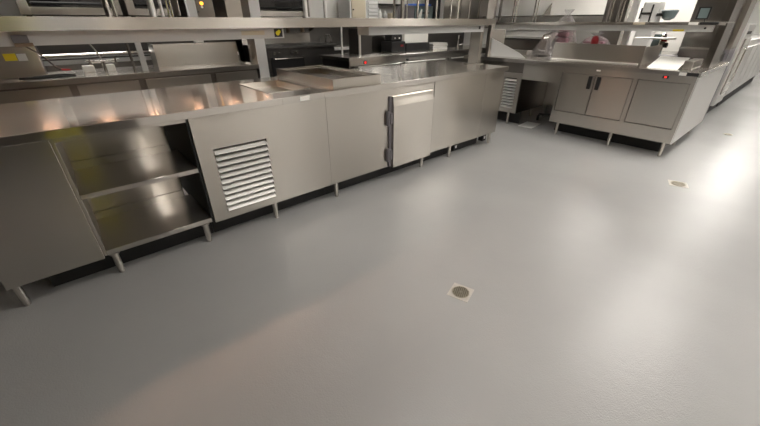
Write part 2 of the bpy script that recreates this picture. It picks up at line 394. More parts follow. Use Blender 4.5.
MB().cyl((2.335, 0.298, 1.300), (2.335, 0.2965, 1.300), 0.015, seg=14).ball((2.347, 0.297, 1.310), 0.012, 1, 0.1, 1).build('warning_symbol', YELB, wl)
sB = strip_heater(3.19, 4.90, 'pale strip heater under the right half of the front over-shelf', 'strip heaters under the over-shelf')
MB().box(3.41, 3.58, 0.2985, 0.300, 1.292, 1.322).build('rating_plate', PALEP, sB)
MB().box(4.80, 4.83, 0.297, 0.300, 1.295, 1.325).build('toggle_switch', BLACK, sB)
MB().cyl((4.83, 0.38, 1.30), (3.30, 0.38, 1.30), 0.008, seg=8).build('heating_rod', STEELD, sB)

# control outlet and hanging cable at left
u = thing('outlet_control', 'small dark control box with plug at the left end of the strip heater', 'control box', (0.98, 0.29, 1.262))
box1('box', GREYP, u, 0.925, 0.985, 0.272, 0.2995, 1.283, 1.317)
box1('plug', CARD, u, 0.925, 0.995, 0.268, 0.2995, 1.266, 1.282)
t = thing('power_cable', 'short black cable dangling from the control box at the left of the over-shelf', 'cable', (0.975, 0.29, 1.145))
MB().tube([(0.965, 0.285, 1.266), (0.973, 0.295, 1.258), (0.998, 0.31, 1.234), (1.016, 0.31, 1.209), (1.034, 0.31, 1.179), (1.047, 0.31, 1.159), (1.062, 0.31, 1.150)], 0.004).build('cord', RUBBER, t)
MB().tube([(1.062, 0.31, 1.150), (1.078, 0.31, 1.147), (1.10, 0.31, 1.146)], 0.0045).build('red_tip', REDP, t)

# ------------------------------------------------------------------ floor drains
def drain(cx, cy, rad, label, square=True):
    t = thing('floor_drain', label, 'floor drain', (cx, cy, 0))
    if square:
        MB().box(cx-rad*1.25, cx+rad*1.25, cy-rad*1.25, cy+rad*1.25, 0, 0.002).rot(0.3, 'Z', (cx, cy, 0)).build('frame_plate', WORN, t)
    MB().cyl((cx, cy, 0.002), (cx, cy, 0.0028), rad*0.98, seg=32).build('sump', CAVITY, t)
    g = MB(); 
    ring = 40; ro, ri = rad, rad*0.93
    vs = [[g.bm.verts.new((cx+r*math.cos(2*PI*k/ring), cy+r*math.sin(2*PI*k/ring), z)) for k in range(ring)] for (r, z) in ((ro, 0.0028), (ro, 0.005), (ri, 0.005), (ri, 0.0028))]
    for a in range(4):
        for k in range(ring): g.bm.faces.new((vs[a][k], vs[a][(k+1) % ring], vs[(a+1) % 4][(k+1) % ring], vs[(a+1) % 4][k]))
    n = 4
    for i in range(-n, n+1):
        q = i*rad/(n+0.6); L = math.sqrt(max(0, ri*ri-q*q))
        g.box(cx+q-rad*0.05, cx+q+rad*0.05, cy-L, cy+L, 0.0028, 0.0048)
        g.box(cx-L, cx+L, cy+q-rad*0.05, cy+q+rad*0.05, 0.0028, 0.0048)
    g.cyl((cx, cy, 0.0028), (cx, cy, 0.0052), rad*0.16, seg=14)
    g.rot(0.45, 'Z', (cx, cy, 0)); g.build('grate', BRASS, t)
    return t
drain(2.398, -1.472, 0.049, 'round pierced floor drain in a worn square plate, in the middle of the floor')
drain(5.2, -1.9, 0.06, 'small floor drain in the aisle, in front of the hot cupboard end')
drain(7.74, -1.92, 0.05, 'tiny floor drain farther down the aisle beside the dark gap', False)

struct('wall_end', MB().box(9.0, 9.1, -0.86, Y1, 0, ZC), WALLW)

# ------------------------------------------------------------------ right-hand station
XR = 5.936
t = thing('worktop', 'brushed steel worktop of the right-hand station with a sink at its far end', 'worktop', (6.7, -0.2, 0.866))
sb = MB('y'); sx0, sx1, sy0, sy1 = 6.45, 6.95, 0.30, 0.62
sb.box(5.912, 7.5, -1.632, sy0, 0.868, HT, 0.003); sb.box(5.912, 7.5, sy1, 1.30, 0.868, HT, 0.003)
sb.box(5.912, sx0, sy0, sy1, 0.868, HT); sb.box(sx1, 7.5, sy0, sy1, 0.868, HT)
sb.build('worktop_slab', TOP, t)
bs = MB(); bs.box(sx0, sx0+0.006, sy0, sy1, 0.74, HT); bs.box(sx1-0.006, sx1, sy0, sy1, 0.74, HT); bs.box(sx0+0.006, sx1-0.006, sy0, sy0+0.006, 0.74, HT)
bs.box(sx0+0.006, sx1-0.006, sy1-0.006, sy1, 0.74, HT); bs.box(sx0+0.006, sx1-0.006, sy0+0.006, sy1-0.006, 0.735, 0.74)
bs.build('sink_bowl', PAN, t)
MB().box(5.9105, 5.9118, -1.615, -1.52, 0.876, 0.908).build('black_label', BLACK, t)
MB().box(5.9105, 5.9118, -1.515, -1.455, 0.876, 0.905).build('white_label', PAPER, t)

u = thing('hot_cupboard', 'wide steel floor cupboard with two black-handled doors at the right-hand station', 'cupboard', (6.7, -0.92, 0))
ya_, yb_ = -1.61, -0.236
f = MB('y')
f.box(XR, XR+0.03, ya_, yb_, 0.17, 0.322); f.box(XR, XR+0.03, ya_, yb_, 0.80, 0.866)
f.box(XR, XR+0.03, -0.262, yb_, 0.322, 0.80); f.box(XR, XR+0.03, -1.105, -1.06, 0.322, 0.80); f.box(XR, XR+0.03, ya_, -1.575, 0.322, 0.80)
f.build('front_frame', STEEL, u)
MB().box(XR+0.03, XR+0.05, ya_+0.012, yb_-0.012, 0.18, 0.86).build('door_recess', CAVITY, u)
for (d0, d1, hy) in ((-0.655, -0.268, -0.612), (-1.054, -0.663, -0.708)):
    d = MB('y').box(XR+0.006, XR+0.029, d0, d1, 0.328, 0.795, 0.003).build('door', STEEL, u)
    h = MB().box(XR-0.012, XR+0.0055, hy-0.022, hy+0.022, 0.635, 0.785, 0.008).build('handle', BLACK, d)
MB('y').box(XR+0.010, XR+0.029, -1.570, -1.110, 0.328, 0.795, 0.004).build('access_panel', STEEL, u)
sw = MB().box(XR-0.006, XR-0.0002, -1.375, -1.32, 0.832, 0.860, 0.002).build('switch_plate', BLACK, u)
MB().box(XR-0.010, XR-0.006, -1.358, -1.337, 0.838, 0.855, 0.001).build('red_rocker', REDL, sw)
MB().box(XR-0.003, XR-0.0002, -0.70, -0.655, 0.845, 0.862).build('small_label', PAPER, u)
MB('z').box(XR, 7.48, ya_-0.012, ya_, 0.168, 0.868).build('side_panel', ALU, u)
bd = MB(); bd.box(XR+0.05, 7.48, yb_-0.012, yb_, 0.17, 0.866); bd.box(XR+0.05, 7.48, ya_, yb_-0.012, 0.17, 0.19); bd.box(7.46, 7.48, ya_, yb_-0.012, 0.19, 0.866)
bd.build('body', STEELD, u)
MB().box(6.16, 6.18, -1.50, yb_, 0.004, 0.172).build('shade_panel', CAVITY, u)  # dark sheets added as the shade under the hot cupboard
MB().box(6.18, 7.4, -1.50, -1.48, 0.004, 0.172).build('shade_panel', CAVITY, u)
legs(u, [(6.0, -0.335), (6.0, -1.0), (6.0, -1.545), (6.62, -1.545), (7.4, -1.545), (7.4, -0.335)], 0.17, 0.018)
u = thing('knee_space_panel', 'steel apron and back panel of the open knee space left of the hot cupboard', 'panel', (6.3, 0.03, 0))
box1('apron', STEEL, u, XR+0.006, XR+0.03, -0.234, 0.281, 0.66, 0.866, brush='y')
box1('back_panel', STEEL, u, 6.78, 6.80, -0.234, 0.281, 0.20, 0.866, brush='y')
legs(u, [(6.79, -0.2), (6.79, 0.25)], 0.20, 0.018)
tag(MB().tube([(6.52, 0.20, 0.004), (6.52, 0.20, 0.07), (6.50, 0.17, 0.11), (6.45, 0.10, 0.12), (6.50, 0.0, 0.13), (6.7, -0.02, 0.16)], 0.018, 10).build('drain_pipe', RUBBER), 'dark bent drain pipe rising from the floor in the knee space', 'pipe')
tag(MB().box(6.0, 6.34, 0.04, 0.25, 0, 0.004).rot(0.1, 'Z', (6.17, 0.15, 0)).build('floor_plate', WHITEP), 'white square plate on the floor beneath the knee space', 'floor plate')

u = thing('undercounter_chiller', 'slim steel undercounter chiller with black and silver vent slats, beyond the long counter', 'refrigerator', (6.3, 0.6, 0))
cy0_, cy1_ = 0.283, 0.95
f = MB('y'); f.box(XR, XR+0.03, cy0_, 0.345, 0.182, 0.73); f.box(XR, XR+0.03, 0.53, cy1_, 0.182, 0.73); f.box(XR, XR+0.03, 0.345, 0.53, 0.182, 0.25); f.box(XR, XR+0.03, 0.345, 0.53, 0.66, 0.73)
f.build('front_frame', STEEL, u)
g = MB(); n = 10; p = 0.41/n
for i in range(n):
    z = 0.25+i*p
    g.prism([(XR-0.014, z+0.004), (XR-0.010, z+0.0015), (XR+0.026, z+0.006), (XR+0.026, z+p*0.62), (XR+0.012, z+p*0.56)], 'y', 0.346, 0.529)
g.build('louvre_vent', ALU, u)
MB().box(XR+0.03, XR+0.05, 0.335, 0.54, 0.24, 0.67).build('vent_backing', CAVITY, u)
bd = MB('y'); bd.box(XR+0.05, 6.78, cy0_, cy1_, 0.182, 0.73, 0.0); bd.box(XR+0.03, XR+0.05, cy0_, 0.335, 0.182, 0.73); bd.box(XR+0.03, XR+0.05, 0.54, cy1_, 0.182, 0.73); bd.build('body', STEELD, u)
MB('y').box(XR+0.02, XR+0.05, cy0_, cy1_, 0.735, 0.866).build('top_rail', STEELD, u)
MB().box(6.10, 6.12, cy0_, cy1_, 0.004, 0.183).build('shade_panel', CAVITY, u)  # added dark sheet for the shade under the chiller
legs(u, [(6.0, 0.42), (6.0, 0.88), (6.7, 0.42), (6.7, 0.88)], 0.183, 0.018)

# upstand frame on the right-hand worktop
u = thing('splash_guard', 'tall steel splash guard frame standing on the worktop above the hot cupboard doors', 'splash guard', (6.7, -0.45, HT))
fx0, fx1, fy0, fy1 = 6.30, 6.96, -0.985, 0.085
w = MB('y'); w.box(fx0, fx0+0.015, fy0, fy1, HT, 1.118, 0.002); w.build('front_guard', STEEL, u)
w = MB(); w.box(fx0+0.015, fx1, fy0, fy0+0.015, HT, 1.105); w.build('side_guard', STEEL, u)
w = MB(); w.box(fx0+0.015, fx1, fy1-0.015, fy1, HT, 1.105); w.build('side_guard', STEEL, u)
MB('y').box(fx0-0.03, fx0, fy0+0.02, fy1, HT, HT+0.014, 0.003).build('foot_flange', ALU, u)

# clear bags with cloth in the frame
def bag(cx, cy, z0, w_, d_, h_, label, seed):
    rnd = random.Random(seed)
    t = thing('plastic_bag', label, 'bag', (cx, cy, z0))
    b = MB(); b.lathe((cx, cy, z0), [(0.10, 0), (0.145, 0.04), (0.15, 0.14), (0.13, h_*0.5), (0.085, h_*0.75), (0.045, h_*0.86), (0.02, h_*0.9), (0.055, h_)], 24)
    for v in b.bm.verts:
        k = 1+0.16*math.sin(9*math.atan2(v.co.y-cy, v.co.x-cx)+6*v.co.z)+rnd.uniform(-0.08, 0.08)
        v.co.x = cx+(v.co.x-cx)*k*w_; v.co.y = cy+(v.co.y-cy)*k*d_
    b.build('bag_film', BAG, t, smooth=True)
    return t
tb = bag(7.0, 0.30, HT, 1.2, 1.2, 0.61, 'tall knotted clear bag holding pinkish cloths, left of the splash frame', 3)
c = MB()
for i in range(5):
    c.box(6.93+0.01*i, 7.04+0.01*i, 0.20+0.012*i, 0.36+0.008*i, HT+0.02+0.075*i, HT+0.09+0.075*i, 0.03, 3)
c.build('folded_cloth', PINK, tb)
tag(MB().prism([(0.36, HT), (0.66, HT), (0.39, 1.30)], 'x', 6.74, 6.78).build('clear_sheet', BAG), 'slanted clear plastic sheet beside the knotted bag of cloths', 'plastic sheet')
tb = bag(6.76, -0.25, HT, 0.9, 1.5, 0.32, 'low crumpled clear bag with a pink strip, inside the splash frame', 5)
MB().box(6.69, 6.83, -0.38, -0.12, HT+0.19, HT+0.215, 0.008).build('pink_strip', PINK, tb)
pt = tag(MB('y').lathe((6.45, -0.36, HT), [(0.040, 0), (0.043, 0.01), (0.043, 0.23), (0.045, 0.235), (0.045, 0.25), (0.03, 0.285), (0.012, 0.295)], 20).build('red_canister', REDP), 'small dark red canister inside the splash frame near its right side', 'canister')

# sink side splash and tap
tag(MB().prism([(0.96, HT), (0.40, HT), (0.50, 0.975), (0.98, 1.152)], 'x', 6.14, 6.155).build('side_splash', PALEP), 'pale sloping sheet splash standing left of the sink on the right-hand worktop', 'splash guard')
t = thing('sink_tap', 'chrome mixer tap with swan neck behind the pale sloping splash', 'tap', (7.05, 0.55, HT))
MB().cyl((7.05, 0.55, HT), (7.05, 0.55, HT+0.05), 0.025, 0.018).tube([(7.05, 0.55, HT+0.05), (7.05, 0.55, 1.10), (7.02, 0.55, 1.15), (6.94, 0.54, 1.17), (6.86, 0.53, 1.14), (6.84, 0.53, 1.09)], 0.010).build('spout', CHROME, t)
MB().cyl((7.05, 0.62, 0.96), (7.05, 0.48, 0.96), 0.012).cyl((7.05, 0.62, 0.96), (6.98, 0.66, 0.99), 0.007).build('lever', CHROME, t)
tag(MB().box(6.62, 6.80, 0.64, 0.98, HT, HT+0.06, 0.01).build('steel_tray', PAN), 'shallow steel tray lying beside the chrome mixer tap', 'tray')

# white board and steel box at right
tag(MB().prism([(6.07, HT), (6.09, HT), (6.50, HT+0.09), (6.48, HT+0.095)], 'y', -1.395, -1.115).build('cutting_board', PAPER), 'white cutting board propped up on the worktop right of the splash frame', 'cutting board')
tag(MB().box(6.16, 6.60, -1.50, -1.415, HT, HT+0.085, 0.006).build('steel_box', STEEL), 'low steel box on the worktop between the white board and the end post', 'box')
tag(MB().box(6.485, 6.54, -1.36, -1.15, HT, HT+0.083, 0.004).build('board_rest', STEELD), 'dull steel bar the white cutting board leans on', 'bar')

# over-shelf of the right-hand station
u = thing('over_shelf', 'steel over-shelf with end panel above the right-hand station', 'shelf', (6.6, -1.55, HT))
s = MB('y'); s.box(6.30, 6.86, -1.60, 1.32, 1.350, 1.362); s.box(6.30, 6.312, -1.60, 1.32, 1.332, 1.350); s.box(6.848, 6.86, -1.60, 1.32, 1.332, 1.350)
s.build('shelf', STEEL, u)
MB('y').box(6.30, 6.80, -1.60, 1.32, 1.86, 1.90).build('upper_shelf', STEEL, u)
ep = MB('z').box(6.42, 6.86, -1.60, -1.535, HT, 1.350, 0.003).build('end_panel', STEELD, u)
MB('z').box(6.42, 6.80, -1.60, -1.535, 1.362, 1.86, 0.003).build('end_panel', STEELD, u)
MB('z').box(6.42, 6.86, 1.20, 1.26, HT, 1.350, 0.003).build('end_panel', STEELD, u)
for (y, r) in ((0.86, 0.011), (0.81, 0.009), (0.53, 0.011), (0.49, 0.009), (-0.44, 0.011), (-0.47, 0.008), (-0.55, 0.011), (-0.59, 0.010)):
    MB().cyl((6.42, y, 1.362), (6.42, y, 1.86), r, seg=12).build('upright_rod', STEELD if r > 0.01 else CHROME, u)
MB('z').box(6.66, 6.72, -0.665, -0.60, 1.362, 1.86).build('flat_upright', WHITEP, u)
MB('z').box(6.66, 6.72, -0.665, -0.60, HT, 1.350).build('flat_upright', WHITEP, u)
sC = thing('strip_heater', 'grey strip heater under the over-shelf of the right-hand station', 'food warmer', (6.42, -0.4, 1.27))
b = MB('y'); b.box(6.36, 6.368, -1.50, 1.1, 1.268, 1.332); b.box(6.472, 6.48, -1.50, 1.1, 1.268, 1.332); b.box(6.368, 6.472, -1.50, 1.1, 1.324, 1.332); b.box(6.368, 6.472, -1.50, -1.49, 1.268, 1.324); b.box(6.368, 6.472, 1.09, 1.1, 1.268, 1.324)
b.build('housing', PALEP, sC)
MB().box(6.357, 6.3595, -1.27, -1.17, 1.272, 1.290).build('yellow_sticker', YEL, sC)
MB().cyl((6.3595, -1.445, 1.303), (6.345, -1.445, 1.303), 0.010, seg=12).build('knob', BLACK, sC)
MB().box(6.2975, 6.2998, -0.90, -0.78, 1.334, 1.360).build('yellow_tag', BEIGE, u)
MB().box(6.292, 6.2998, -1.38, -1.30, 1.334, 1.358).build('white_tag', PAPER, u)
MB().box(6.27, 6.2998, -1.55, -1.395, 1.336, 1.362, 0.006).cyl((6.285, -1.43, 1.36), (6.285, -1.42, 1.385), 0.006).build('latch', BLACK, u)

# slicer behind the splash frame
t = thing('food_slicer', 'dark grey meat slicer with silver carriage behind the right end of the splash frame', 'slicer', (7.3, -0.9, HT))
MB().box(7.02, 7.42, -1.10, -0.68, HT, HT+0.06, 0.015).build('base', GREYP, t)
MB().prism([(7.08, 0.974), (7.34, 0.974), (7.30, 1.20), (7.16, 1.22)], 'y', -0.92, -0.82).build('motor_housing', TEAL, t)
MB().cyl((7.12, -0.93, 1.12), (7.12, -0.945, 1.12), 0.12, seg=32).build('blade', CHROME, t)
MB().box(6.98, 7.10, -1.08, -0.64, 1.165, 1.185, 0.004).build('carriage', ALU, t)
MB().cyl((7.05, -1.02, 1.10), (7.05, -0.98, 1.10), 0.03, seg=16).build('thickness_knob', BLACK, t)
MB().cyl((7.06, -0.995, 1.150), (7.06, -0.945, 1.155), 0.013, seg=12).build('red_grip', REDP, t)
t = thing('stand_mixer', 'dark bowl-shaped mixer head on a pale upright, seen above the right-hand over-shelf', 'mixer', (7.9, -0.6, 0.95))
MB().box(7.80, 8.0, -0.62, -0.40, 0.951, 1.62, 0.02).build('column', PALEP, t)
MB().lathe((7.84, -0.74, 1.38), [(0.03, 0), (0.075, 0.03), (0.10, 0.11), (0.105, 0.115), (0.09, 0.13)], 20).build('bowl', TEAL, t)
MB().box(7.78, 7.83, -0.70, -0.60, 1.43, 1.47, 0.006).build('bowl_arm', BLACK, t)
MB().cyl((7.792, -0.40, 1.40), (7.792, -0.40, 1.54), 0.010).cyl((7.792, -0.53, 1.36), (7.792, -0.53, 1.58), 0.010).cyl((7.792, -0.40, 1.47), (7.792, -0.53, 1.47), 0.013).build('lift_handle', BLACK, t)
tag(MB().box(7.56, 7.95, -0.28, 0.02, 0.951, 1.95, 0.004).build('steel_column', STEELD), 'brownish steel column beside the pale mixer upright', 'column')
legs_t = thing('prep_table', 'dull steel prep table behind the right-hand station, under the mixer', 'table', (8.0, 0.0, 0))
box1('table_top', STEELD, legs_t, 7.52, 8.55, -0.95, 0.99, 0.80, 0.95)
box1('body', STEELD, legs_t, 7.56, 8.5, -0.90, 0.95, 0.15, 0.799); legs(legs_t, [(7.62, -0.84), (8.44, -0.84), (7.62, 0.9), (8.44, 0.9)], 0.15)

# tall cabinets along the aisle
t = thing('tall_cabinet', 'tall steel cabinet with small black-framed window, by the white end wall', 'cabinet', (8.3, -1.2, 0))
MB('z').box(8.0, 8.6, -1.40, -0.97, 0.10, 2.1, 0.004).build('body', STEELD, t)
wf = MB(); wf.box(7.99, 7.9995, -1.165, -1.145, 1.39, 1.54); wf.box(7.99, 7.9995, -1.045, -1.025, 1.39, 1.54); wf.box(7.99, 7.9995, -1.145, -1.045, 1.39, 1.405); wf.box(7.99, 7.9995, -1.145, -1.045, 1.525, 1.54)
wf = wf.build('window_frame', BLACK, t)
MB().box(7.994, 7.9995, -1.145, -1.045, 1.405, 1.525).build('window_pane', TEAL, wf)
MB().box(7.93, 7.9995, -1.40, -0.98, 1.02, 1.04).build('ledge', STEEL, t)
MB().box(8.01, 8.59, -1.425, -1.4005, 0.12, 0.96, 0.003).build('lower_door', DARKST, t)
MB().box(8.03, 8.57, -1.37, -1.0, 0, 0.10).build('plinth', CAVITY, t)
t = thing('filler_column', 'steel column with dark grey lower half, between the windowed cabinet and the oven', 'column', (8.86, -1.2, 0))
MB().box(8.615, 9.10, -1.46, -0.97, 0, 1.0, 0.004).build('dark_base', GREYP, t)
MB('z').box(8.615, 9.10, -1.46, -0.97, 1.0, 2.1, 0.004).build('upper_panel', STEEL, t)
t = thing('combi_oven', 'large steel oven with black display strip, at the right edge along the aisle', 'oven', (9.4, -1.1, 0))
MB('z').box(9.14, 9.9, -1.50, -0.90, 0.12, 1.33, 0.01).build('body', ALU, t)
MB().box(9.22, 9.80, -1.522, -1.5005, 0.30, 1.13, 0.008).build('door', STEEL, t)
MB().box(9.20, 9.62, -1.506, -1.5005, 1.19, 1.23).build('display_strip', BLACK, t)
MB().tube([(9.27, -1.522, 0.48), (9.27, -1.56, 0.50), (9.27, -1.56, 0.98), (9.27, -1.522, 1.0)], 0.011).build('handle', CHROME, t)
MB().box(9.16, 9.86, -1.46, -0.95, 0, 0.12).build('plinth', CAVITY, t)
gap = tag(MB('z').box(7.505, 7.52, -1.50, -0.96, 0.0, 0.90).build('gap_panel', GREYP), 'dark grey panel closing the gap behind the hot cupboard', 'panel')
labs = ['steel drawer-height cabinet with a dark kick strip, next along the aisle after the oven', 'second steel aisle cabinet beyond the oven', 'steel aisle cabinet farthest down the aisle']
for i, (a, b_) in enumerate(((9.92, 11.4), (11.42, 12.9), (12.92, 14.6))):
    t = thing('aisle_cabinet', labs[i], 'cabinet', ((a+b_)/2, -1.15, 0), 'steel cabinets along the far aisle')
    MB('z').box(a, b_, -1.49, -0.87, 0.16, 1.08, 0.006).build('body', ALU, t)
    for k in range(2):
        q0 = a+0.03+k*(b_-a)/2; q1 = q0+(b_-a)/2-0.06
        MB('z').box(q0, q1, -1.512, -1.4905, 0.20, 0.98, 0.004).build('door', ALU, t)
    MB().box(a+0.01, b_-0.01, -1.47, -0.9, 0, 0.16).build('kick_strip', CAVITY, t)
t = thing('aisle_cabinet', 'low recessed dark cabinet with black kick strip directly right of the hot cupboard', 'cabinet', (8.1, -1.2, 0))
MB().box(7.54, 7.98, -1.44, -0.97, 0.16, 0.79).build('body', DARKST, t); MB().box(7.55, 7.97, -1.42, -0.98, 0, 0.16).build('kick_strip', CAVITY, t)

# ------------------------------------------------------------------ cook line behind the long counter: left table
t = thing('back_counter', 'long steel counter with panelled doors behind the left half of the front counter', 'counter', (0.9, 2.6, 0))
box1('worktop_slab', TOP, t, -1.8, 2.95, 2.18, 2.98, 0.864, HT)
box1('body', STEELD, t, -1.75, 2.93, 2.225, 2.95, 0.15, 0.864)
for (a, b_) in ((-1.70, -0.80), (-0.76, 0.14), (0.18, 1.07), (1.13, 1.64), (1.70, 2.36), (2.42, 2.92)):
    box1('door', STEEL, t, a, b_, 2.198, 2.2245, 0.17, 0.846, bev=0.003)
legs(t, [(-1.6, 2.3), (0.1, 2.3), (1.4, 2.3), (2.85, 2.3), (-1.6, 2.9), (2.85, 2.9)], 0.15)
t = thing('splash_guard', 'wide plain steel splash guard standing on the back counter under the shelf', 'splash guard', (2.3, 2.6, HT))
box1('guard_sheet', STEEL, t, 1.93, 2.87, 2.60, 2.612, HT, 1.158)
box1('return_flange', STEEL, t, 1.93, 1.942, 2.612, 2.9, HT, 1.158)
t = thing('post', 'thick white-fronted post at the right end of the back counter', 'post', (3.04, 2.35, 0))
MB('z').box(2.965, 3.09, 2.22, 2.232, 0.10, 2.2).build('white_front', WHITEP, t)
MB('z').box(2.965, 3.09, 2.232, 2.46, 0.10, 2.2).build('casing', STEEL, t)
MB().box(2.96, 3.095, 2.215, 2.465, 0, 0.10).build('base_shoe', BLACK, t)
tag(MB('z').box(2.50, 2.60, 2.995, 3.08, 0, 2.2, 0.004).build('post', WHITEP), 'slim white post behind the steel splash guard', 'post')
tag(MB().cyl((1.665, 2.4, HT), (1.665, 2.4, 1.40), 0.013, seg=12).build('riser_pipe', STEELD), 'thin brownish riser pipe standing on the back counter', 'pipe')
tag(MB().box(1.735, 1.785, 2.36, 2.40, HT, 1.40, 0.003).build('flat_riser', WHITEP), 'flat cream riser on the back counter next to the thin pipe', 'pipe')
t = thing('pot_tap', 'chrome bridge tap with cross handles on the back counter', 'tap', (1.42, 2.5, HT))
MB().cyl((1.42, 2.5, HT), (1.42, 2.5, 1.02), 0.016).cyl((1.31, 2.5, 1.02), (1.53, 2.5, 1.02), 0.014).tube([(1.42, 2.5, 1.02), (1.41, 2.52, 1.08), (1.36, 2.55, 1.20), (1.34, 2.5, 1.27)], 0.010).build('spout', CHROME, t)
for x in (1.31, 1.53):
    MB().cyl((x-0.035, 2.48, 1.03), (x+0.035, 2.48, 1.03), 0.008).cyl((x, 2.48, 1.0), (x, 2.48, 1.05), 0.012).build('cross_handle', CHROME, t)
for i, x in enumerate((1.29, 1.47)):
    tag(MB().box(x-0.05, x+0.05, 2.60, 2.70, HT, HT+0.065, 0.008).build('white_tub', PAPER), ('small white tub left of the bridge tap', 'small white tub right of the bridge tap')[i], 'tub')
t = thing('steel_appliance', 'boxy steel appliance with yellow and grey stickers at the left end of the back counter', 'appliance', (0.7, 2.7, HT))
MB().box(0.40, 0.95, 2.52, 2.95, HT, 1.22, 0.01).build('casing', STEEL, t)
MB().box(0.705, 0.79, 2.517, 2.5195, 1.065, 1.125).build('yellow_sticker', YEL, t)
MB().box(0.795, 0.86, 2.517, 2.5195, 1.06, 1.12).build('grey_sticker', PALEP, t)
tag(MB().tube([(0.75, 2.35, 0.925), (0.9, 2.3, 0.925), (1.05, 2.28, 0.925), (1.15, 2.32, 0.925), (1.08, 2.4, 0.93), (0.95, 2.42, 0.925), (0.85, 2.38, 0.925)], 0.010).build('coiled_cord', RUBBER), 'black cord looped on the back counter near the steel appliance', 'cord')

# griddle and ovens against the back wall
t = thing('griddle', 'wide steel griddle with bright front rail against the back wall', 'griddle', (1.6, 3.9, 0))
MB().box(0.60, 3.2, 3.45, 4.3, 0.12, 0.96).build('body', STEELD, t)
MB().cyl((0.86, 3.38, 1.035), (3.1, 3.38, 1.035), 0.028, seg=18).build('front_rail', CHROME, t)
MB().box(0.62, 3.18, 3.41, 3.449, 0.94, 0.985).build('drip_trough', WHITEP, t)
MB().box(0.62, 3.18, 3.451, 4.28, 0.96, 1.0).build('griddle_plate', DARKST, t)
MB().box(0.60, 3.2, 4.28, 4.32, 0.96, 1.30).build('backguard', DARKST, t)
for x in (0.9, 2.95): MB().box(x-0.03, x+0.03, 3.37, 3.449, 0.985, 1.03).build('rail_bracket', DARKST, t)
MB().box(0.62, 3.18, 3.5, 4.28, 0, 0.12).build('plinth', CAVITY, t)
t = thing('equipment_shelf', 'deep steel wall shelf carrying the upper ovens', 'shelf', (2.0, 4.0, 1.36))
MB().box(0.3, 4.75, 3.42, 4.895, 1.375, 1.415).build('shelf', STEELD, t)
for x in (0.5, 2.5, 4.6): MB().prism([(4.838, 1.374), (4.838, 1.24), (4.36, 1.374)], 'x', x-0.015, x+0.015).build('bracket', STEELD, t)
def oven(x0, x1, label):
    t = thing('wall_oven', label, 'oven', ((x0+x1)/2, 3.9, 1.415), 'ovens on the high shelf')
    b = MB(); wz0, wz1, m = 1.535, 1.92, 0.09
    b.box(x0, x0+m, 3.45, 3.50, 1.45, 2.05, 0.004); b.box(x1-m, x1, 3.45, 3.50, 1.45, 2.05, 0.004); b.box(x0+m, x1-m, 3.45, 3.50, 1.45, wz0-0.01); b.box(x0+m, x1-m, 3.45, 3.50, wz1, 2.05)
    b.build('door_frame', STEELD, t)
    MB().box(x0+m, x1-m, 3.485, 3.50, wz0-0.01, wz1).build('door_window', GLASSD, t)
    MB().tube([(x0+m+0.03, 3.45, 1.565), (x0+m+0.03, 3.415, 1.565), (x1-m-0.03, 3.415, 1.565), (x1-m-0.03, 3.45, 1.565)], 0.012).build('handle', BLACK, t)
    MB().box(x0, x1, 3.502, 4.4, 1.45, 2.05).build('body', STEELD, t)
    for x in (x0+0.06, x1-0.06): MB().cyl((x, 3.55, 1.415), (x, 3.55, 1.45), 0.025, seg=12).build('foot', BLACK, t)
oven(0.93, 1.86, 'dark-windowed oven on the high shelf at the upper left')
oven(1.92, 2.52, 'narrow dark-windowed oven on the high shelf, next right of the upper left oven')
oven(3.52, 4.50, 'dark-windowed oven on the high shelf above the black range')
t = thing('control_cabinet', 'grey steel control cabinet with an orange light on the high shelf between the ovens', 'cabinet', (2.85, 3.7, 1.415))
MB('z').box(2.66, 2.97, 3.47, 4.3, 1.415, 2.1, 0.004).build('casing', STEELD, t)
MB().cyl((2.815, 3.469, 1.60), (2.815, 3.45, 1.60), 0.022, seg=14).build('orange_light', ORANGEL, t)
MB().cyl((2.815, 3.469, 1.555), (2.815, 3.455, 1.555), 0.014, seg=14).build('white_button', PAPER, t)
MB().cyl((2.75, 3.469, 1.50), (2.75, 3.455, 1.50), 0.012, seg=14).build('black_button', BLACK, t)
tag(MB('z').box(3.14, 3.42, 3.47, 4.2, 1.415, 2.1, 0.004).build('steel_housing', STEEL), 'plain beige-looking steel housing on the high shelf left of the right oven', 'housing')

t = thing('range_cooker', 'black range cooker with silver knobs behind the gap in the back counters', 'cooker', (4.2, 3.9, 0))
MB().box(3.60, 4.95, 3.45, 4.3, 0.12, 0.99).build('body', DARKST, t)
MB().box(3.58, 4.97, 3.39, 3.449, 0.99, 1.03, 0.006).build('front_ledge', DARKST, t)
MB().box(3.60, 4.95, 3.45, 4.28, 0.991, 1.03).build('cooktop', BLACK, t)
MB().box(3.70, 4.30, 3.425, 3.449, 0.30, 0.87, 0.004).build('oven_door', BLACK, t)
MB().tube([(3.74, 3.425, 0.845), (3.74, 3.385, 0.845), (4.26, 3.385, 0.845), (4.26, 3.425, 0.845)], 0.012).build('door_handle', STEELD, t)
for x in (3.76, 3.85, 4.07, 4.16): MB().cyl((x, 3.449, 0.93), (x, 3.41, 0.93), 0.022, 0.018, 16).build('knob', CHROME, t)
MB().box(3.60, 4.95, 4.28, 4.32, 0.99, 1.19).build('backguard', STEEL, t)
MB().box(3.60, 4.95, 4.22, 4.34, 1.19, 1.205).build('guard_shelf', STEELD, t)
MB().box(3.62, 4.93, 3.5, 4.25, 0, 0.12).build('plinth', CAVITY, t)
proto = None
jar_l = ['small dark jar on the ledge above the range, leftmost', 'small dark jar second from left on the ledge above the range', 'small dark jar in the middle of the ledge above the range', 'small dark jar fourth from left on the ledge above the range', 'small dark jar on the ledge above the range, rightmost']
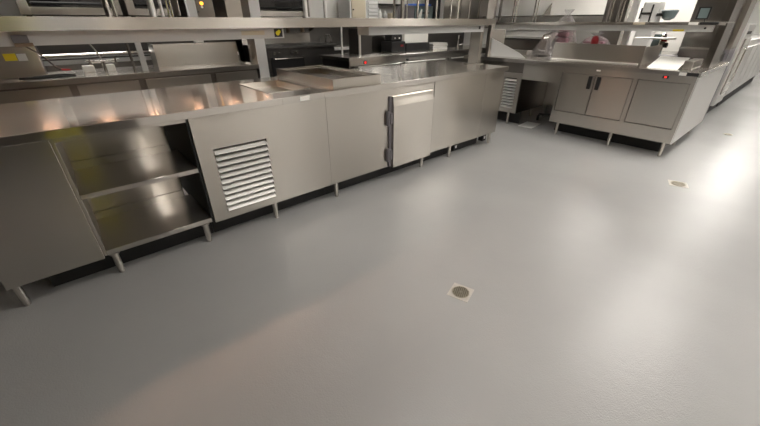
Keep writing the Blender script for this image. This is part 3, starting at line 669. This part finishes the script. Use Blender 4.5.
for i, x in enumerate((3.75, 3.98, 4.22, 4.5, 4.8)):
    if proto is None:
        proto = thing('jar', jar_l[0], 'jar', (x, 4.28, 1.205), 'jars above the range')
        MB().lathe((x, 4.28, 1.205), [(0.035, 0), (0.038, 0.01), (0.038, 0.09), (0.028, 0.10), (0.028, 0.105)], 16).build('body', CARD, proto)
        MB().cyl((x, 4.28, 1.3102), (x, 4.28, 1.328), 0.03, seg=16).build('lid', STEELD, proto)
    else: dup(proto, (x, 4.28, 1.205), jar_l[i])

tag(MB().box(0.3, 7.6, 4.84, 4.898, 0.0, 1.37, 0.002).build('backsplash_panel', DARKST), 'dark steel backsplash along the back wall behind the range and griddle', 'backsplash')
t = thing('wall_bench', 'narrow steel bench with a bright edge against the back wall, right of the range', 'bench', (6.0, 4.1, 0))
box1('worktop_slab', TOP, t, 5.02, 8.4, 3.86, 4.83, 0.90, 0.94)
box1('bright_edge', ALU, t, 5.02, 8.4, 3.845, 3.8595, 0.89, 0.945)
box1('body', DARKST, t, 5.04, 8.38, 3.92, 4.80, 0.10, 0.899)
legs(t, [(5.1, 3.95), (8.3, 3.95), (5.1, 4.7), (8.3, 4.7)], 0.10)
t = thing('wall_tap', 'slim chrome tap with two upright levers on the bench right of the range', 'tap', (5.25, 4.2, 0.94))
MB().cyl((5.25, 4.2, 0.94), (5.25, 4.2, 1.12), 0.013).tube([(5.25, 4.2, 1.12), (5.25, 4.17, 1.16), (5.25, 4.05, 1.16), (5.25, 4.0, 1.10)], 0.011).build('spout', CHROME, t)
MB().cyl((5.12, 4.2, 0.94), (5.12, 4.2, 1.10), 0.010).build('lever', CHROME, t); MB().cyl((5.38, 4.2, 0.94), (5.38, 4.2, 1.10), 0.010).build('lever', CHROME, t)
# ------------------------------------------------------------------ right back counter
t = thing('back_counter', 'steel back counter with a red switch behind the right half of the front counter', 'counter', (6.4, 2.5, 0))
box1('worktop_slab', TOP, t, 4.27, 8.95, 2.08, 2.85, 0.866, HT)
box1('body', DARKST, t, 4.30, 8.90, 2.13, 2.82, 0.15, 0.866)
box1('front_rail', STEEL, t, 4.30, 8.90, 2.10, 2.129, 0.80, 0.866)
box1('end_panel', STEELD, t, 4.28, 4.299, 2.10, 2.82, 0.15, 0.866)
for (a, b_) in ((4.38, 5.36), (5.42, 6.5), (6.56, 7.6), (7.66, 8.86)):
    d = box1('drawer', STEEL, t, a, b_, 2.104, 2.1295, 0.18, 0.790, bev=0.003)
    MB().box(a+0.06, b_-0.06, 2.085, 2.104, 0.772, 0.788, 0.003).build('pull', ALU, d)
sw = box1('switch_plate', BLACK, t, 4.545, 4.61, 2.094, 2.0995, 0.815, 0.858)
MB().box(4.562, 4.592, 2.090, 2.094, 0.823, 0.850).build('red_rocker', REDL, sw)
MB().cyl((5.47, 2.10, 0.825), (5.47, 2.075, 0.825), 0.018, seg=14).build('knob', BLACK, t)
legs(t, [(4.4, 2.2), (6.4, 2.2), (8.7, 2.2), (4.4, 2.75), (8.7, 2.75)], 0.15)
for (x, y, z1, r, lb) in ((4.52, 2.6, 1.33, 0.014, 'thin steel post on the back counter, leftmost of three by its corner'), (4.60, 2.25, 1.225, 0.018, 'thick short steel post at the front corner of the back counter')):
    tag(MB().cyl((x, y, HT), (x, y, z1), r, seg=14).build('counter_post', ALU), lb, 'post')
tag(MB('z').box(4.80, 5.05, 2.5, 2.80, HT, 1.28, 0.004).build('dark_box_unit', DARKST), 'upright dark box on the back counter beside the short post', 'appliance')
t = thing('splash_guard', 'dark steel splash screen with a bright edge on the back counter', 'splash guard', (5.3, 2.7, HT))
box1('guard_sheet', STEELD, t, 5.10, 5.73, 2.74, 2.752, HT, 1.18)
box1('bright_edge', ALU, t, 5.075, 5.0995, 2.70, 2.752, HT, 1.19)
t = thing('coffee_grinder', 'black countertop machine with small lights on the back counter', 'appliance', (5.6, 2.5, HT))
MB().box(5.40, 5.72, 2.40, 2.68, HT, 1.08, 0.015).build('base', BLACK, t)
MB().box(5.44, 5.68, 2.44, 2.64, 1.08, 1.19, 0.02).build('head', BLACK, t)
for x in (5.50, 5.60): MB().cyl((x, 2.4395, 1.13), (x, 2.425, 1.13), 0.012, seg=12).build('dial', ALU, t)
MB().box(5.6, 5.66, 2.39, 2.3995, 1.0, 1.03).build('red_badge', REDP, t)
t = tag(MB().box(5.76, 6.36, 2.42, 2.75, HT, 1.045, 0.01).build('black_crate', BLACK), 'low black crate on the back counter beneath the white box', 'crate')
tag(MB().box(5.74, 6.34, 2.45, 2.78, 1.045, 1.25, 0.006).build('white_box', PAPER), 'white box resting on the low black crate', 'box')
proto = None
for i in range(4):
    z = HT + i*0.028
    lb = ['steel tray at the bottom of the stack of four on the back counter', 'steel tray second from the bottom of the stack on the back counter', 'steel tray third from the bottom of the stack on the back counter', 'topmost steel tray of the stack of four on the back counter'][i]
    if proto is None:
        proto = tag(MB().box(6.44, 6.86, 2.40, 2.70, z, z+0.024, 0.006).build('stacked_tray', ALU), lb, 'tray', 'stack of trays on the back counter')
    else: dup(proto, proto.location + Vector((0.01*(-1)**i, 0, 0.028*i)), lb)
tag(MB('z').box(6.5, 7.85, 2.78, 2.80, HT, 1.20, 0.003).build('sink_backsplash', DARKST), 'dark steel backsplash behind the stack of trays', 'splash guard')
t = thing('counter_tap', 'chrome hooked tap on the back counter next to the support post', 'tap', (7.3, 2.5, HT))
MB().cyl((7.3, 2.5, HT), (7.3, 2.5, HT+0.04), 0.024).tube([(7.3, 2.5, HT+0.04), (7.3, 2.5, 1.10), (7.27, 2.46, 1.14), (7.2, 2.42, 1.13), (7.18, 2.4, 1.08)], 0.011).build('spout', CHROME, t)
MB().cyl((7.3, 2.46, 0.97), (7.3, 2.38, 0.99), 0.008).build('lever', CHROME, t)
t = thing('pot_rack', 'steel rack on brown uprights over the right back counter', 'rack', (6.2, 2.5, HT))
for (x, r) in ((5.685, 0.030), (6.044, 0.018), (6.272, 0.030), (8.6, 0.03)): MB('z').box(x-r, x+r, 2.45, 2.45+r, HT if x in (8.6,) else 1.26, 1.9).build('upright', STEELD, t)
MB().box(5.5, 8.8, 2.40, 2.78, 1.9, 1.93).build('top_shelf', STEELD, t); MB().box(5.5, 8.8, 2.45, 2.47, 1.255, 1.28).build('rail', STEELD, t)

# storage behind, against the back wall
t = thing('wall_shelf', 'steel wall shelf holding storage boxes along the white back wall', 'shelf', (7.0, 4.6, 1.37))
MB().box(5.2, 8.98, 4.3, 4.895, 1.38, 1.41).build('shelf', STEELD, t)
MB().box(6.95, 8.98, 4.55, 4.895, 1.715, 1.735).build('upper_board', CAVITY, t)
for x in (5.3, 6.9, 8.9): MB().prism([(4.838, 1.379), (4.838, 1.2), (4.4, 1.379)], 'x', x-0.012, x+0.012).build('bracket', STEELD, t)
t = thing('storage_cabinet', 'beige storage cabinet with white frame on the wall shelf', 'cabinet', (6.26, 4.6, 1.41))
MB().box(6.05, 6.50, 4.42, 4.85, 1.41, 1.80, 0.004).build('body', WHITEP, t); MB().box(6.09, 6.46, 4.40, 4.4195, 1.45, 1.78, 0.004).build('door', BEIGE, t)
MB().cyl((6.12, 4.40, 1.60), (6.12, 4.38, 1.60), 0.014, seg=12).build('knob', BLACK, t)
t = thing('drawer_rack', 'small white rack of shallow drawers on the wall shelf', 'drawers', (6.7, 4.6, 1.41))
MB().box(6.53, 6.86, 4.45, 4.85, 1.41, 1.80).build('frame', PALEP, t)
for k in range(5): MB().box(6.56, 6.83, 4.425, 4.4495, 1.425+0.072*k, 1.475+0.072*k, 0.006).build('drawer', WHITEP, t)
bl = ['tall pale bottle on the wall shelf beside the drawer rack', 'pale squat bottle on the wall shelf, second from the drawer rack', 'beige carton on the wall shelf right of the bottles']
tag(MB().lathe((7.04, 4.6, 1.41), [(0.045, 0), (0.05, 0.01), (0.05, 0.14), (0.02, 0.19), (0.02, 0.22)], 16).build('bottle', PAPER), bl[0], 'bottle')
tag(MB().lathe((7.20, 4.6, 1.41), [(0.05, 0), (0.055, 0.01), (0.055, 0.12), (0.025, 0.15), (0.025, 0.17)], 16).build('bottle', PALEP), bl[1], 'bottle')
tag(MB().box(7.34, 7.46, 4.55, 4.70, 1.41, 1.55, 0.004).build('carton', BEIGE), bl[2], 'carton')
for i, (a, b_, h) in enumerate(((7.0, 7.5, 0.12), (7.58, 7.95, 0.16), (8.1, 8.4, 0.13))):
    tag(MB().box(a, b_, 4.6, 4.85, 1.735, 1.735+h, 0.01).build('white_carton', PAPER), ('long white carton on the upper wall board, leftmost', 'white carton in the middle of the upper wall board', 'small white carton at the right of the upper wall board')[i], 'carton')
t = thing('shelving_unit', 'freestanding dark shelving unit under the blue-topped machine', 'shelving', (7.3, 3.6, 0))
for (x, y) in ((6.72, 3.4), (8.1, 3.4), (6.72, 3.8), (8.1, 3.8)): MB().cyl((x, y, 0), (x, y, 1.9), 0.014, seg=10).build('post', CHROME, t)
for z in (0.2, 0.8, 1.38): MB().box(6.70, 8.12, 3.38, 3.82, z, z+0.03).build('shelf', STEELD, t)
t = thing('label_printer', 'grey-green machine with a blue top on the dark shelving unit', 'machine', (7.2, 3.55, 1.41))
MB().box(6.98, 7.52, 3.42, 3.75, 1.41, 1.66, 0.01).build('casing', TEAL, t); MB().box(7.0, 7.45, 3.41, 3.74, 1.6605, 1.70, 0.01).build('lid', BLUEP, t)
MB().prism([(7.05, 1.43), (7.16, 1.43), (7.18, 1.60), (7.15, 1.60)], 'y', 3.41, 3.4195).build('paper_feed', PAPER, t)
MB().box(7.16, 7.40, 3.412, 3.4195, 1.52, 1.55).build('slot', BLACK, t)
tag(MB().box(7.60, 7.76, 3.42, 3.75, 1.41, 1.85, 0.005).build('black_case', BLACK), 'tall black case on the dark shelving unit, right of the blue-topped machine', 'case')
tag(MB().box(6.74, 6.95, 3.42, 3.7, 1.41, 1.66, 0.006).build('dark_case', GREYP), 'dark grey case on the shelving unit, left of the blue-topped machine', 'case')
t = thing('wall_cabinet', 'steel wall cabinet on the white end wall above the sink corner', 'cabinet', (8.7, 3.4, 1.42))
MB('z').box(8.5, 8.995, 2.92, 3.95, 1.42, 2.1, 0.004).build('body', STEELD, t); MB('z').box(8.48, 8.4995, 2.94, 3.42, 1.44, 2.08, 0.003).build('door', STEEL, t); MB('z').box(8.48, 8.4995, 3.44, 3.93, 1.44, 2.08, 0.003).build('door', STEEL, t)

# pass counter / dish table by the end wall
t = thing('dish_table', 'steel dish table with bright sloping top along the white end wall', 'table', (8.2, 1.9, 0))
MB('y').prism([(7.75, 1.10), (8.95, 1.22), (8.95, 1.25), (7.75, 1.13)], 'y', 1.0, 2.0).build('sloping_top', ALU, t)
MB('y').box(7.80, 8.94, 1.02, 1.98, 0.15, 1.09).build('body', DARKST, t)
MB('y').box(7.78, 7.7995, 1.04, 1.96, 0.92, 1.06).build('front_strip', STEELD, t)
legs(t, [(7.9, 1.1), (7.9, 1.9), (8.85, 1.1), (8.85, 1.9)], 0.15)
tag(MB().prism([(0.86, 0.951), (0.98, 0.951), (0.92, 1.17), (0.78, 1.20)], 'x', 7.62, 7.80).build('cardboard_box', CARD), 'dark brown tilted cardboard carton beside the knotted bag', 'carton')
t = thing('wall_ledge', 'steel wall ledge along the white end wall above the sink corner', 'shelf', (8.8, 1.0, 1.45))
MB('y').box(8.55, 8.995, 0.3, 2.85, 1.455, 1.475).build('shelf', STEELD, t)
MB().prism([(8.995, 1.4745), (8.995, 1.70), (8.70, 1.4745)], 'y', 1.55, 1.56).build('bracket', STEELD, t)


# ------------------------------------------------------------------ camera, world
cam = bpy.data.cameras.new('camera'); co = bpy.data.objects.new('camera', cam); COL.objects.link(co)
cam.sensor_fit = 'HORIZONTAL'; cam.sensor_width = 36.0; cam.lens = 344.19/760*36.0; cam.clip_start = 0.02
pi_, ya, ro = math.radians(29.0081), math.radians(40.7817), math.radians(-0.169)
fw = Vector((math.sin(ya)*math.cos(pi_), math.cos(ya)*math.cos(pi_), -math.sin(pi_)))
r = Vector((math.cos(ya), -math.sin(ya), 0)); up = r.cross(fw)
R = math.cos(ro)*r + math.sin(ro)*up; U = -math.sin(ro)*r + math.cos(ro)*up
M = Matrix((R, U, -fw)).transposed().to_4x4(); M.translation = (1.0542, -2.3178, 1.3683)
co.matrix_world = M
SC.camera = co
w = bpy.data.worlds.new('world'); w.use_nodes = True; SC.world = w
w.node_tree.nodes['Background'].inputs[0].default_value = (1.0, 0.96, 0.9, 1)
w.node_tree.nodes['Background'].inputs[1].default_value = 0.05
SC.view_settings.view_transform = 'Standard'; SC.view_settings.look = 'None'
SC.view_settings.gamma = 1.0; SC.view_settings.exposure = 0.22
SC.view_settings.use_curve_mapping = False
